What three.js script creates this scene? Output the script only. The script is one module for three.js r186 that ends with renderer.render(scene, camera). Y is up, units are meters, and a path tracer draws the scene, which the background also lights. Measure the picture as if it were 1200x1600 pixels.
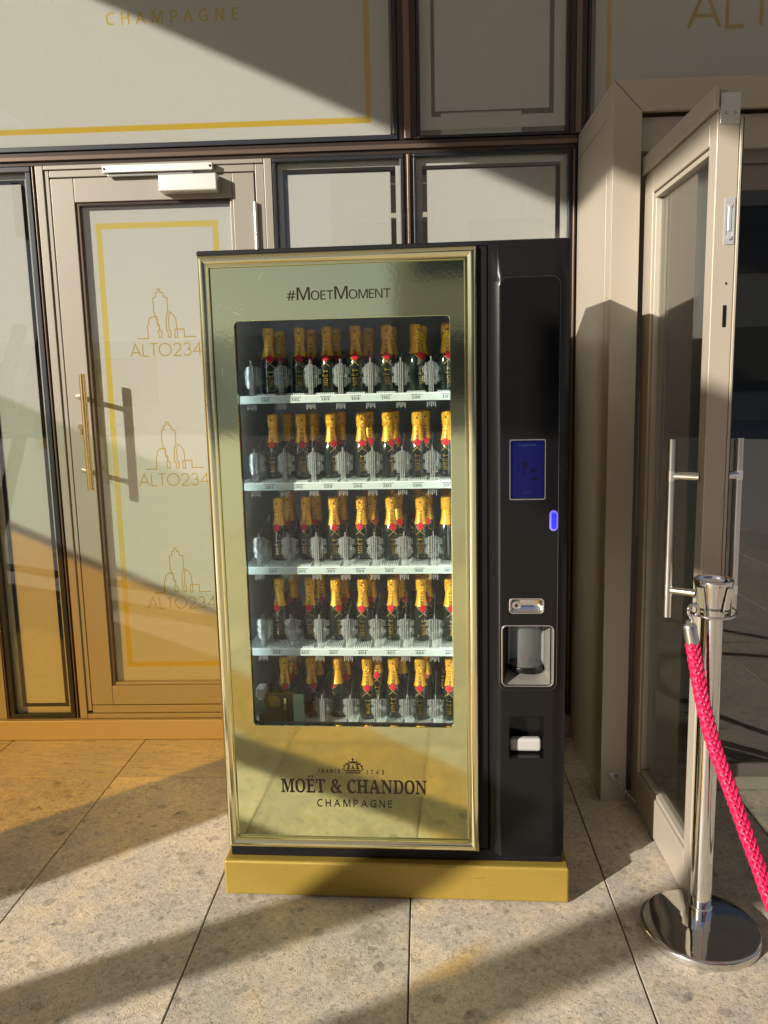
import * as THREE from 'three';
import { RoundedBoxGeometry } from 'three/addons/geometries/RoundedBoxGeometry.js';
import { TextGeometry } from 'three/addons/geometries/TextGeometry.js';
import { RectAreaLightUniformsLib } from 'three/addons/lights/RectAreaLightUniformsLib.js';
import { FontLoader } from 'three/addons/loaders/FontLoader.js';
import { mergeGeometries, toCreasedNormals } from 'three/addons/utils/BufferGeometryUtils.js';

// ---------------------------------------------------------------- camera, sky, sun, exposure
const scene = new THREE.Scene();
const camera = new THREE.PerspectiveCamera(65.26, 0.75, 0.05, 600);
camera.position.set(0.015, 1.5472, 3.4148);
camera.rotation.order = 'YXZ';
camera.rotation.set(-0.1512, 0.038, -0.0227);
scene.add(camera);

const SUN = new THREE.Vector3(-0.76, 0.345, 0.65).normalize();      // towards the sun
{
  // late-afternoon sky: pale haze near the horizon, blue above, brighter towards the sun
  const W = 512, H = 256, d = new Float32Array(W * H * 4), v = new THREE.Vector3();
  for (let y = 0; y < H; y++) for (let x = 0; x < W; x++) {
    const el = ((y + 0.5) / H - 0.5) * Math.PI, az = ((x + 0.5) / W - 0.5) * 2 * Math.PI;
    v.set(Math.cos(az) * Math.cos(el), Math.sin(el), Math.sin(az) * Math.cos(el));
    const up = Math.max(0, v.y), k = Math.exp(-up * 4.2), c = Math.max(0, v.dot(SUN)), g = 0.55 * Math.pow(c, 6) + 1.6 * Math.pow(c, 60);
    const i = (y * W + x) * 4, base = [0.068 + 0.155 * k, 0.1 + 0.128 * k, 0.175 + 0.06 * k], glow = [0.3, 0.24, 0.16];
    for (let q = 0; q < 3; q++) d[i + q] = base[q] + g * glow[q];
    d[i + 3] = 1;
  }
  const t = new THREE.DataTexture(d, W, H, THREE.RGBAFormat, THREE.FloatType);
  t.mapping = THREE.EquirectangularReflectionMapping; t.magFilter = THREE.LinearFilter; t.wrapS = THREE.RepeatWrapping; t.needsUpdate = true;
  scene.background = t; scene.environment = t; scene.environmentIntensity = 1; scene.backgroundIntensity = 1;
}
const sun = new THREE.DirectionalLight(new THREE.Color().setRGB(1, 0.935, 0.83), 5);
sun.position.copy(SUN).multiplyScalar(30);
sun.castShadow = true;
sun.shadow.mapSize.set(4096, 4096);
Object.assign(sun.shadow.camera, { left: -8, right: 8, top: 8, bottom: -8, near: 1, far: 80 });
scene.add(sun, sun.target);

const renderer = new THREE.WebGLRenderer({ antialias: true });
renderer.toneMapping = THREE.LinearToneMapping;
renderer.toneMappingExposure = 1.7;
renderer.shadowMap.enabled = true;
RectAreaLightUniformsLib.init();

// ---------------------------------------------------------------- helpers
function rng(seed) { let a = seed >>> 0; return () => { a = (a + 0x6D2B79F5) >>> 0; let t = Math.imul(a ^ (a >>> 15), 1 | a); t = (t + Math.imul(t ^ (t >>> 7), 61 | t)) ^ t; return ((t ^ (t >>> 14)) >>> 0) / 4294967296; }; }
const rnd = rng(20743);
const names = {};
function numbered(n) { const k = names[n] = (names[n] ?? -1) + 1; return k ? `${n}_${String(k).padStart(3, '0')}` : n; }
function thing(name, label, category, [x, y, z] = [0, 0, 0], turn = 0, group) {
  const o = new THREE.Group(); o.name = numbered(name); o.position.set(x, y, z); o.rotation.y = turn;
  o.userData = { label, category }; if (group) o.userData.group = group; scene.add(o); return o;
}
function struct(name, parentless = true) { const o = new THREE.Group(); o.name = numbered(name); o.userData = { kind: 'structure' }; if (parentless) scene.add(o); return o; }
function sub(name, parent, [x, y, z] = [0, 0, 0]) { const o = new THREE.Group(); o.name = name; o.position.set(x, y, z); parent.add(o); return o; }
function part(name, geo, mat, parent, pos) {
  const m = new THREE.Mesh(geo, mat); m.name = name; m.castShadow = m.receiveShadow = true;
  if (pos) m.position.set(...pos); parent.add(m); return m;
}
function uvMetres(g) {                     // uv from position, by the way each face points
  g = g.index ? g.toNonIndexed() : g;
  const p = g.attributes.position, n = g.attributes.normal, uv = new Float32Array(p.count * 2);
  for (let i = 0; i < p.count; i++) {
    const ax = Math.abs(n.getX(i)), ay = Math.abs(n.getY(i)), az = Math.abs(n.getZ(i));
    const [u, v] = ay >= ax && ay >= az ? [p.getX(i), -p.getZ(i)] : ax >= az ? [p.getZ(i), p.getY(i)] : [p.getX(i), p.getY(i)];
    uv[i * 2] = u; uv[i * 2 + 1] = v;
  }
  g.setAttribute('uv', new THREE.BufferAttribute(uv, 2));
  return g;
}
// a box given by its corners, with chamfered edges
function bx(x0, x1, y0, y1, z0, z1, r = 0) {
  const w = x1 - x0, h = y1 - y0, d = z1 - z0;
  let g = r > 0 ? new RoundedBoxGeometry(w, h, d, 1, Math.min(r, w / 2.1, h / 2.1, d / 2.1)) : new THREE.BoxGeometry(w, h, d);
  g.translate((x0 + x1) / 2, (y0 + y1) / 2, (z0 + z1) / 2);
  return uvMetres(g);
}
function cyl(a, b, r, seg = 20, r2 = r) {  // a rod from a to b
  const A = new THREE.Vector3(...a), B = new THREE.Vector3(...b), L = A.distanceTo(B);
  const g = new THREE.CylinderGeometry(r2, r, L, seg, 1).translate(0, L / 2, 0);
  g.applyQuaternion(new THREE.Quaternion().setFromUnitVectors(new THREE.Vector3(0, 1, 0), B.clone().sub(A).normalize()));
  return g.translate(...a);
}
function lathe(pts, seg = 32) { return new THREE.LatheGeometry(pts.map(([r, y]) => new THREE.Vector2(r, y)), seg); }
function merge(list) { return mergeGeometries(list.map((g) => { g = g.index ? g.toNonIndexed() : g; for (const k of Object.keys(g.attributes)) if (!['position', 'normal', 'uv'].includes(k)) g.deleteAttribute(k); return g; })); }
function roundRect(s, x0, y0, x1, y1, r) {
  s.moveTo(x0 + r, y0); s.lineTo(x1 - r, y0); s.absarc(x1 - r, y0 + r, r, -Math.PI / 2, 0); s.lineTo(x1, y1 - r); s.absarc(x1 - r, y1 - r, r, 0, Math.PI / 2);
  s.lineTo(x0 + r, y1); s.absarc(x0 + r, y1 - r, r, Math.PI / 2, Math.PI); s.lineTo(x0, y0 + r); s.absarc(x0 + r, y0 + r, r, Math.PI, 1.5 * Math.PI); return s;
}
function extrude(shape, depth, bevel = 0, seg = 6) {
  return new THREE.ExtrudeGeometry(shape, { depth: depth - 2 * bevel, bevelEnabled: bevel > 0, bevelSize: bevel, bevelOffset: -bevel, bevelThickness: bevel, bevelSegments: 2, curveSegments: seg }).translate(0, 0, bevel);
}
function poly(pts) { return new THREE.Shape(pts.map(([x, y]) => new THREE.Vector2(x, y))); }
// one mitred length of a moulding round the rectangle 0,0..W,H ; profile = [inset, height] from outside in
function moulding(side, W, H, profile) {
  const at = (d, z) => ({ top: [[d, H - d, z], [W - d, H - d, z]], right: [[W - d, H - d, z], [W - d, d, z]], bottom: [[W - d, d, z], [d, d, z]], left: [[d, d, z], [d, H - d, z]] })[side];
  const v = [];
  for (let i = 0; i + 1 < profile.length; i++) {
    const [a, b] = at(...profile[i]), [c, d] = at(...profile[i + 1]);
    v.push(...a, ...c, ...b, ...b, ...c, ...d);
  }
  const g = new THREE.BufferGeometry();
  g.setAttribute('position', new THREE.Float32BufferAttribute(v, 3));
  g.computeVertexNormals();
  return uvMetres(toCreasedNormals(g, 0.5));
}
function grid(rows, crease = 0.6) {        // a skin through rows of points
  const v = [];
  for (let j = 0; j + 1 < rows.length; j++) for (let i = 0; i + 1 < rows[j].length; i++) {
    const a = rows[j][i], b = rows[j][i + 1], c = rows[j + 1][i], d = rows[j + 1][i + 1];
    v.push(...a, ...b, ...c, ...b, ...d, ...c);
  }
  const g = new THREE.BufferGeometry();
  g.setAttribute('position', new THREE.Float32BufferAttribute(v, 3));
  g.computeVertexNormals();
  return uvMetres(toCreasedNormals(g, crease));
}

// ---------------------------------------------------------------- noise and textures
const perm = (() => { const r = rng(77), p = [...Array(256).keys()]; for (let i = 255; i > 0; i--) { const j = Math.floor(r() * (i + 1)); [p[i], p[j]] = [p[j], p[i]]; } return Uint8Array.from([...p, ...p]); })();
function vnoise(x, y, period) {
  const xi = Math.floor(x), yi = Math.floor(y), fx = x - xi, fy = y - yi, w = (n) => ((n % period) + period) % period;
  const h = (a, b) => perm[(perm[w(a) & 255] + w(b)) & 255] / 255, sx = fx * fx * (3 - 2 * fx), sy = fy * fy * (3 - 2 * fy);
  return (h(xi, yi) * (1 - sx) + h(xi + 1, yi) * sx) * (1 - sy) + (h(xi, yi + 1) * (1 - sx) + h(xi + 1, yi + 1) * sx) * sy;
}
function fbm(u, v, f, oct = 4) { let s = 0, a = 0.5, t = 0; for (let o = 0; o < oct; o++) { s += a * vnoise(u * f + 13.7 * o, v * f + 7.1 * o, f); t += a; a *= 0.5; f *= 2; } return s / t; }
const toS = (c) => Math.round(255 * Math.min(1, Math.max(0, c <= 0.0031308 ? 12.92 * c : 1.055 * Math.pow(c, 1 / 2.4) - 0.055)));
function dataTex(w, h, fn, srgb) {
  const d = new Uint8Array(w * h * 4);
  for (let y = 0; y < h; y++) for (let x = 0; x < w; x++) { const c = fn((x + 0.5) / w, (y + 0.5) / h, x, y), i = (y * w + x) * 4; for (let k = 0; k < 3; k++) d[i + k] = srgb ? toS(c[k]) : Math.max(0, Math.min(255, Math.round(c[k] * 255))); d[i + 3] = 255; }
  const t = new THREE.DataTexture(d, w, h, THREE.RGBAFormat);
  t.wrapS = t.wrapT = THREE.RepeatWrapping; t.magFilter = THREE.LinearFilter; t.minFilter = THREE.LinearMipmapLinearFilter; t.generateMipmaps = true;
  if (srgb) t.colorSpace = THREE.SRGBColorSpace;
  t.needsUpdate = true; return t;
}
function worley(u, v, n, seed) {           // [nearest distance, second distance, cell number] on a tiling grid
  const x = u * n, y = v * n, xi = Math.floor(x), yi = Math.floor(y); let d1 = 9, d2 = 9, id = 0;
  for (let j = -1; j < 2; j++) for (let i = -1; i < 2; i++) {
    const cx = ((xi + i) % n + n) % n, cy = ((yi + j) % n + n) % n, h = perm[(perm[(cx + seed) & 255] + cy) & 255], h2 = perm[(h + cx * 7 + seed) & 255], h3 = perm[(h2 + cy * 3) & 255];
    const dx = xi + i + h / 255 - x, dy = (yi + j + h2 / 255 - y), d = Math.hypot(dx, dy);
    if (d < d1) { d2 = d1; d1 = d; id = h3; } else if (d < d2) d2 = d;
  }
  return [d1, d2, id];
}
const STONE = 1.0;                         // metres that one repeat covers
const stoneH = new Float32Array(1024 * 1024);
const stoneMap = dataTex(1024, 1024, (u, v, px, py) => {
  const big = fbm(u, v, 3, 4), mid = fbm(u, v, 14, 4), fine = fbm(u, v, 90, 3);
  const wu = u + 0.03 * (fbm(u, v, 9, 2) - 0.5) + 0.012 * (fbm(u + 0.3, v + 0.6, 48, 2) - 0.5), wv = v + 0.03 * (fbm(u + 0.37, v + 0.11, 9, 2) - 0.5) + 0.012 * (fbm(u + 0.8, v + 0.2, 48, 2) - 0.5);
  const grain = vnoise(u * 340, v * 340, 340), edge = fbm(u + 0.5, v + 0.1, 64, 2);
  let k = 0.95 + 0.25 * (big - 0.5) + 0.34 * (mid - 0.5) + 0.42 * (fine - 0.5) + 0.2 * (grain - 0.5), warm = 1.2 * (mid - 0.5) + 0.8 * (big - 0.5), h = 0.5 + 0.25 * (fine - 0.5) + 0.15 * (grain - 0.5);
  const blend = (t, tone, w) => { k += (k * tone - k) * t; warm += w * t; };
  const pebble = (n, seed, share, size, tones) => {
    const [d1, d2, id] = worley(wu, wv, n, seed);
    if (id / 255 < share) { const s = size * (0.4 + 0.6 * ((id * 37) % 100) / 100) * (0.55 + 0.9 * edge), t = Math.min(1, Math.max(0, (s - d1) / 0.1)) * Math.min(1, (d2 - d1) * 7) * (0.55 + 0.45 * ((id * 53) % 100) / 100); blend(t, tones[id % tones.length], (id % 3 - 1.2) * 0.25); }
  };
  pebble(9, 11, 0.16, 0.5, [0.74, 1.08, 0.82]);
  pebble(22, 47, 0.26, 0.5, [0.62, 1.1, 0.76, 0.86]);
  pebble(48, 5, 0.3, 0.5, [0.7, 1.1, 0.82]);
  pebble(95, 29, 0.3, 0.5, [0.62, 0.78, 1.12]);
  const [p1, , pid] = worley(wu, wv, 150, 91);
  if (pid < 88 && p1 < 0.34) { blend(1 - p1 / 0.4, 0.5, 0.25); h -= 0.6 * (1 - p1 / 0.34); }
  const vein = Math.abs(fbm(u + 0.2, v, 11, 4) - 0.5);
  if (vein < 0.01) { blend(0.3 * (1 - vein / 0.01), 0.62, 0.3); h -= 0.15; }
  stoneH[py * 1024 + px] = h;
  const wm = Math.max(-0.12, warm); return [0.47 * k * (1 + 0.12 * wm), 0.412 * k, 0.338 * k * (1 - 0.25 * wm)];
}, true);
const stoneBump = dataTex(1024, 1024, (u, v, px, py) => { const h = stoneH[py * 1024 + px]; return [h, h, h]; });
for (const t of [stoneMap, stoneBump]) t.repeat.set(1 / STONE, 1 / STONE);
const speck = dataTex(512, 512, (u, v) => { const h = 0.5 + 0.5 * (fbm(u, v, 60, 3) - 0.5) + 0.3 * (fbm(u, v, 5, 3) - 0.5); return [h, h, h]; });
const smear = dataTex(512, 512, (u, v) => { const h = 0.62 + 0.5 * (fbm(u, v, 4, 4) - 0.5) + 0.35 * (fbm(u * 1, v, 40, 3) - 0.5); return [h, h, h]; });
const ripple = dataTex(512, 512, (u, v) => { const h = fbm(u, v, 26, 3); return [h, h, h]; });
const crinkle = dataTex(256, 256, (u, v) => { const [a, b] = worley(u, v, 18, 3); const h = Math.min(1, (b - a) * 1.3); return [h, h, h]; });
const brushed = dataTex(256, 256, (u, v) => { const h = 0.5 + 0.5 * (vnoise(u * 4, v * 250, 250) - 0.5); return [h, h, h]; });
const threadTex = dataTex(64, 256, (u, v) => { const q = 0.5 + 0.5 * Math.sin((u * 60 + v * 7) * 2 * Math.PI), h = 0.6 * q + 0.4 * vnoise(u * 64, v * 32, 64); return [h, h, h]; });
function canvasTex(w, h, draw) {
  const c = document.createElement('canvas'); c.width = w; c.height = h; const x = c.getContext('2d'); draw(x, w, h);
  const t = new THREE.CanvasTexture(c); t.colorSpace = THREE.SRGBColorSpace; t.anisotropy = 8; return t;
}

const scuffed = canvasTex(1024, 2048, (x, w, h) => {           // roughness of the mirror door: fine scratches and rubbed specks, most of them at the upper left
  x.fillStyle = 'rgb(18,18,18)'; x.fillRect(0, 0, w, h); const r = rng(404), Y = (y) => h - y / 2 * h;
  const speckAt = (u, y) => { const q = 0.4 + r() * 1.0; x.fillStyle = `rgba(110,110,110,${0.25 + 0.45 * r()})`; x.fillRect(u * w, Y(y), q * (1 + 2 * r()), q); };
  for (let i = 0; i < 420; i++) { const a = r() + r() + r() - 1.5, b = r() + r() + r() - 1.5; speckAt(0.1 + 0.05 * a, 1.74 + 0.13 * b); }
  for (let i = 0; i < 260; i++) speckAt(r() * 0.78, 0.15 + r() * 1.75);
  for (let i = 0; i < 26; i++) { x.strokeStyle = `rgba(150,150,150,${0.3 + 0.4 * r()})`; x.lineWidth = 1; const a = r() * 0.75 * w, b = Y(0.2 + r() * 1.7), q = r() * 6; x.beginPath(); x.moveTo(a, b); x.lineTo(a + 25 * Math.cos(q), b + 25 * Math.sin(q)); x.stroke(); }
});
scuffed.colorSpace = THREE.NoColorSpace; scuffed.wrapS = scuffed.wrapT = THREE.RepeatWrapping; scuffed.repeat.set(1, 0.5);
const plinthTex = canvasTex(2048, 512, (x, w, h) => {        // scuffs, specks and short scratches in the paint
  x.fillStyle = '#ffffff'; x.fillRect(0, 0, w, h); const r = rng(91);
  for (let i = 0; i < 1400; i++) { x.fillStyle = r() < 0.6 ? `rgba(90,70,30,${0.08 + 0.2 * r()})` : `rgba(255,250,225,${0.2 * r()})`; const q = 1 + r() * 4; x.fillRect(r() * w, r() * h, q, 1 + r() * 3); }
  for (let i = 0; i < 60; i++) { x.strokeStyle = `rgba(70,52,20,${0.1 + 0.25 * r()})`; x.lineWidth = 1 + r() * 2; const a = r() * w, b = r() * h, l = 10 + r() * 60; x.beginPath(); x.moveTo(a, b); x.quadraticCurveTo(a + l * 0.5, b + (r() - 0.5) * 14, a + l, b + (r() - 0.5) * 22); x.stroke(); }
});
plinthTex.wrapS = plinthTex.wrapT = THREE.RepeatWrapping;
const rgb = (r, g, b) => new THREE.Color().setRGB(r, g, b);
const std = (o) => new THREE.MeshPhysicalMaterial(o);
function scaled(t, s) { const c = t.clone(); c.repeat.set(s, s); c.needsUpdate = true; return c; }
const M = {
  paint: std({ color: rgb(0.365, 0.315, 0.25), roughness: 0.4, metalness: 0.15 }),
  doorPaint: std({ color: rgb(0.27, 0.242, 0.205), roughness: 0.36, metalness: 0.25 }),
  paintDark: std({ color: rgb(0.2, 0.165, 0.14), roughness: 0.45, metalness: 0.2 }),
  sill: std({ color: rgb(0.38, 0.32, 0.26), roughness: 0.42, metalness: 0.35 }),
  bronze: std({ color: rgb(0.05, 0.036, 0.03), roughness: 0.3, metalness: 0.5 }),
  bronzeLight: std({ color: rgb(0.16, 0.115, 0.09), roughness: 0.3, metalness: 0.6 }),
  gasket: std({ color: rgb(0.012, 0.013, 0.018), roughness: 0.35 }),
  glass: std({ color: rgb(0.985, 0.985, 0.975), roughness: 0, transmission: 1, thickness: 0, ior: 1.72 }),
  doorGlass: std({ color: rgb(0.62, 0.65, 0.63), roughness: 0, transmission: 1, thickness: 0, ior: 2.1 }),
  tint: std({ color: rgb(0.8, 0.86, 0.78), roughness: 0, transmission: 1, thickness: 0, ior: 1.5 }),
  chrome: std({ color: rgb(0.74, 0.73, 0.72), roughness: 0.06, metalness: 1 }),
  satin: std({ color: rgb(0.62, 0.61, 0.59), roughness: 0.24, metalness: 1 }),
  zinc: std({ color: rgb(0.6, 0.6, 0.61), roughness: 0.25, metalness: 0.55 }),
  trim: std({ color: rgb(0.36, 0.35, 0.34), roughness: 0.18, metalness: 1 }),
  alu: std({ color: rgb(0.66, 0.64, 0.6), roughness: 0.38, metalness: 0.85, bumpMap: brushed, bumpScale: 0.0001 }),
  black: std({ color: rgb(0.005, 0.005, 0.0055), specularIntensity: 0.6, roughness: 0.27 }),
  matteBlack: std({ color: rgb(0.006, 0.006, 0.007), roughness: 0.5, specularIntensity: 0.35 }),
  piano: std({ color: rgb(0.005, 0.005, 0.005), roughness: 1, roughnessMap: scuffed, specularIntensity: 0.6 }),
  goldMirror: std({ color: rgb(0.87, 0.9, 0.5), roughness: 1, roughnessMap: scuffed, metalness: 1, bumpMap: scaled(ripple, 5), bumpScale: 0.000025 }),
  goldFrame: std({ color: rgb(0.88, 0.84, 0.52), roughness: 0.11, metalness: 1, bumpMap: scaled(ripple, 3), bumpScale: 0.00005 }),
  goldSide: std({ color: rgb(0.86, 0.66, 0.24), roughness: 0.16, metalness: 1 }),
  goldPaint: std({ color: rgb(0.31, 0.215, 0.038), roughness: 0.4, map: plinthTex, bumpMap: scaled(speck, 3), bumpScale: 0.0006, metalness: 0.3 }),
  liner: std({ color: rgb(0.46, 0.5, 0.48), roughness: 0.5 }),
  trayWhite: std({ color: rgb(0.62, 0.68, 0.66), roughness: 0.4 }),
  clear: std({ color: rgb(0.93, 0.94, 0.92), roughness: 0.08, transmission: 0.84, thickness: 0, ior: 1.49 }),
  clearWing: std({ color: rgb(0.93, 0.96, 0.95), roughness: 0.05, transmission: 0.965, thickness: 0, ior: 1.49 }),
  ink: std({ color: rgb(0.012, 0.008, 0.006), roughness: 0.6, specularIntensity: 0.25 }),
  white: std({ color: rgb(0.36, 0.35, 0.33), roughness: 0.35 }),
  grey: std({ color: rgb(0.34, 0.35, 0.34), roughness: 0.5 }),
  hatch: std({ color: rgb(0.44, 0.42, 0.37), roughness: 0.22, metalness: 0.7 }),
  red: std({ color: rgb(0.45, 0.02, 0.025), roughness: 0.4 }),
  rope: std({ color: rgb(0.46, 0.004, 0.06), roughness: 0.45, bumpMap: threadTex, bumpScale: 0.0012, sheen: 0.5, sheenColor: rgb(0.9, 0.2, 0.35), sheenRoughness: 0.4 }),
  stone: std({ map: stoneMap, bumpMap: stoneBump, bumpScale: 0.0016, roughness: 0.62 }),
  joint: std({ color: rgb(0.045, 0.038, 0.032), roughness: 0.9 }),
  dark: std({ color: rgb(0.13, 0.1, 0.08), roughness: 0.8 }),
  concrete: std({ color: rgb(0.2, 0.19, 0.18), roughness: 0.8 }),
};
const inMachine = (u, y, v) => { const c = Math.cos(-0.0418), s = Math.sin(-0.0418); return [-0.5797 + u * c + v * s, y, 1.1187 - u * s + v * c]; };

// ---------------------------------------------------------------- ground
const groundM = std({ color: rgb(0.36, 0.33, 0.29), roughness: 0.8 });
{
  const o = struct('ground');
  part('ground_sheet', uvMetres(new THREE.PlaneGeometry(300, 300).rotateX(-Math.PI / 2).translate(0, -0.03, 0)), groundM, o);
  const p = struct('stone_pavement');
  part('joint_bed', bx(-4.88, 3.64, -0.026, -0.007, -0.01, 7.65), M.joint, p);
  const W = 0.612, L = 1.82, J = 0.004, variants = [];
  for (let k = 0; k < 8; k++) {
    const g = bx(-W / 2 + J / 2, W / 2 - J / 2, -0.03, 0, -L / 2 + J / 2, L / 2 - J / 2, 0.0025), uv = g.attributes.uv, du = rnd() * 5, dv = rnd() * 5, f = k % 2 ? -1 : 1;
    for (let i = 0; i < uv.count; i++) uv.setXY(i, f * uv.getX(i) + du, f * uv.getY(i) + dv);
    variants.push(g);
  }
  const tints = [1, 0.9, 1.06, 0.96].map((k) => { const m = M.stone.clone(); m.color.setScalar(k); return m; });
  p.rotation.y = -0.014;
  let n = 0;
  for (let c = 0; c < 14; c++) for (let r = -1; r < 4; r++) {
    const m = part('paving_slab', variants[(c * 3 + r * 5 + 8) % 8], tints[(c * 7 + r * 3 + 8) % 4], p);
    const z0 = 0.386 + r * L, x0 = -4.911 + c * W + 0.016;
    m.position.set(x0 + W / 2 - (r < 1 ? 0.0 : 0.0), 0, z0 + L / 2);
    if (r === -1) { m.scale.z = 0.4 / L; m.position.z = 0.186; }
    n++;
  }
}

// ---------------------------------------------------------------- shopfront: mullions, transom, sill, room behind
const facade = thing('shopfront_facade', 'dark bronze mullions and transoms of the glazed shopfront behind the vending machine', 'shopfront');
function bar(name, x0, x1, y0, y1, z0 = -0.1, z1 = 0) {                  // a mullion or transom: dark body with a lighter raised spine
  const g = sub(name, facade);
  const vert = y1 - y0 > x1 - x0, c = 0.33;
  part('profile_body', bx(x0, x1, y0, y1, z0, z1 - 0.012, 0.003), M.bronze, g);
  const a = vert ? [x0 + (x1 - x0) * c, x1 - (x1 - x0) * c, y0 + 0.001, y1 - 0.001] : [x0 + 0.001, x1 - 0.001, y0 + (y1 - y0) * c, y1 - (y1 - y0) * c];
  part('profile_spine', bx(...a, z1 - 0.013, z1, 0.003), M.bronzeLight, g);
}
bar('transom', -3.4, 0.697, 2.492, 2.546);
bar('transom', -3.4, 3.6, 4.2, 4.26);
bar('mullion', -0.024, 0.054, 2.547, 4.199);
bar('mullion', 0.664, 0.732, 2.547, 4.199);
bar('mullion', -0.003, 0.034, 0.096, 2.491);
bar('mullion', 0.672, 0.696, 0.096, 2.491);
bar('mullion', -1.862, -1.848, 0.096, 2.491);
bar('mullion', -1.544, -1.5235, 0.096, 2.491);
part('sill', bx(-3.4, 0.696, 0.002, 0.095, -0.1, 0.02, 0.004), M.sill, facade);
part('pier_panel', bx(-3.4, -1.8635, 0.096, 2.491, -0.09, -0.004, 0.003), M.doorPaint, facade);
part('upper_band', bx(-3.4, 3.6, 4.261, 4.38, -0.1, 0), M.bronze, facade);
{
  const room = struct('interior_room');
  part('interior_wall', bx(-3.5, 3.7, 0, 4.4, -5.1, -5), M.dark, room);
  part('interior_wall', bx(-3.6, -3.5, 0, 4.4, -5.1, 0), M.concrete, room);
  part('interior_wall', bx(3.6, 3.7, 0, 4.4, -5.1, 0.55), M.concrete, room);
  part('interior_floor', bx(-3.5, 3.6, -0.02, 0, -5, -0.1), M.dark, room);
  part('interior_ceiling', bx(-3.6, 3.7, 4.3, 4.4, -5.1, -0.1), M.concrete, room);
}

part('interior_blind', bx(-0.53, 0.66, 0.1, 2.48, -0.3, -0.29), std({ color: rgb(0.36, 0.33, 0.26), roughness: 0.8 }), facade);
part('interior_ledge', bx(0.15, 0.48, 2.55, 2.66, -0.2, -0.06, 0.004), std({ color: rgb(0.5, 0.49, 0.46), roughness: 0.6 }), facade);
// films on the glass ------------------------------------------------------------
const FILM = '#b4b4ae', GOLD = '#b5971f';
function filmTexture(w, h, ppm, draw) {
  return canvasTex(Math.round(w * ppm), Math.round(h * ppm), (x, W, H) => {
    x.fillStyle = FILM; x.fillRect(0, 0, W, H);
    const r = rng(W * 31 + H);
    for (let i = 0; i < W * H / 60; i++) { x.fillStyle = r() < 0.5 ? 'rgba(255,255,255,0.05)' : 'rgba(40,40,30,0.05)'; const s = 1 + r() * 2; x.fillRect(r() * W, r() * H, s, s); }
    for (let i = 0; i < 40; i++) { x.fillStyle = 'rgba(250,250,245,0.35)'; x.fillRect(r() * W, r() * H, 1, 1); }
    for (let i = 0; i < 26; i++) { x.strokeStyle = `rgba(255,255,250,${0.08 + 0.14 * r()})`; x.lineWidth = 1; const a = r() * W, b = r() * H, l = 8 + r() * 50, q = r() * 6; x.beginPath(); x.moveTo(a, b); x.lineTo(a + l * Math.cos(q), b + l * Math.sin(q)); x.stroke(); }
    draw(x, (m) => m * ppm, (m) => H - m * ppm, ppm);
  });
}
const filmMat = (t) => std({ map: t, roughness: 1, specularIntensity: 0.5, transmission: 0.22, thickness: 0, alphaTest: 0.5 });
function strokes(x, list, ox, oy, s) { for (const pl of list) { x.beginPath(); pl.forEach(([a, b], i) => i ? x.lineTo(ox + a * s, oy - b * s) : x.moveTo(ox + a * s, oy - b * s)); x.stroke(); } }
const arc = (cx, cy, rx, ry, a0, a1, n = 24) => [...Array(n + 1).keys()].map((i) => { const t = (a0 + (a1 - a0) * i / n) * Math.PI / 180; return [cx + rx * Math.cos(t), cy + ry * Math.sin(t)]; });
const ALTO = [
  [0.92, [[[0, 0], [0.42, 1], [0.84, 0]], [[0.13, 0.3], [0.71, 0.3]]]],
  [0.6, [[[0.05, 1], [0.05, 0], [0.5, 0]]]],
  [0.66, [[[0, 1], [0.6, 1]], [[0.3, 1], [0.3, 0]]]],
  [1.16, [arc(0.53, 0.5, 0.5, 0.5, 0, 360, 40)]],
  [0.78, [[...arc(0.32, 0.7, 0.3, 0.3, 165, -38), [0.04, 0], [0.66, 0]]]],
  [0.76, [[...arc(0.3, 0.74, 0.26, 0.26, 160, -80)], [...arc(0.3, 0.27, 0.31, 0.27, 85, -160)]]],
  [0.8, [[[0.52, 0], [0.52, 1], [0, 0.3], [0.72, 0.3]]]],
];
function alto(x, ox, oy, s, lw) { x.lineWidth = lw; x.lineJoin = 'miter'; let a = ox; for (const [w, l] of ALTO) { strokes(x, l, a, oy, s); a += (w + 0.06) * s; } }
const SKYLINE = [
  [[640, 382], [692, 382], [692, 322], [699, 317], [699, 297], [706, 288], [717, 282], [730, 284], [739, 292], [739, 322], [746, 326], [746, 345], [738, 350], [743, 354], [743, 378], [757, 378], [757, 350], [748, 346], [748, 320], [737, 312], [737, 282], [728, 278], [728, 264], [725, 262], [725, 196], [737, 193], [737, 174], [748, 171], [748, 156], [759, 156], [759, 171], [772, 174], [775, 193], [790, 196], [791, 262], [783, 282], [780, 300], [780, 350], [786, 354], [786, 378], [799, 378], [799, 348], [792, 346], [792, 290], [800, 262], [808, 268], [814, 276], [826, 294], [828, 340], [818, 344], [818, 380], [830, 380], [830, 342], [862, 342], [862, 378], [918, 378]],
].map((l) => l.map(([a, b]) => [(a - 778) * 0.000924, (380 - b) * 0.000904]));

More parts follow.
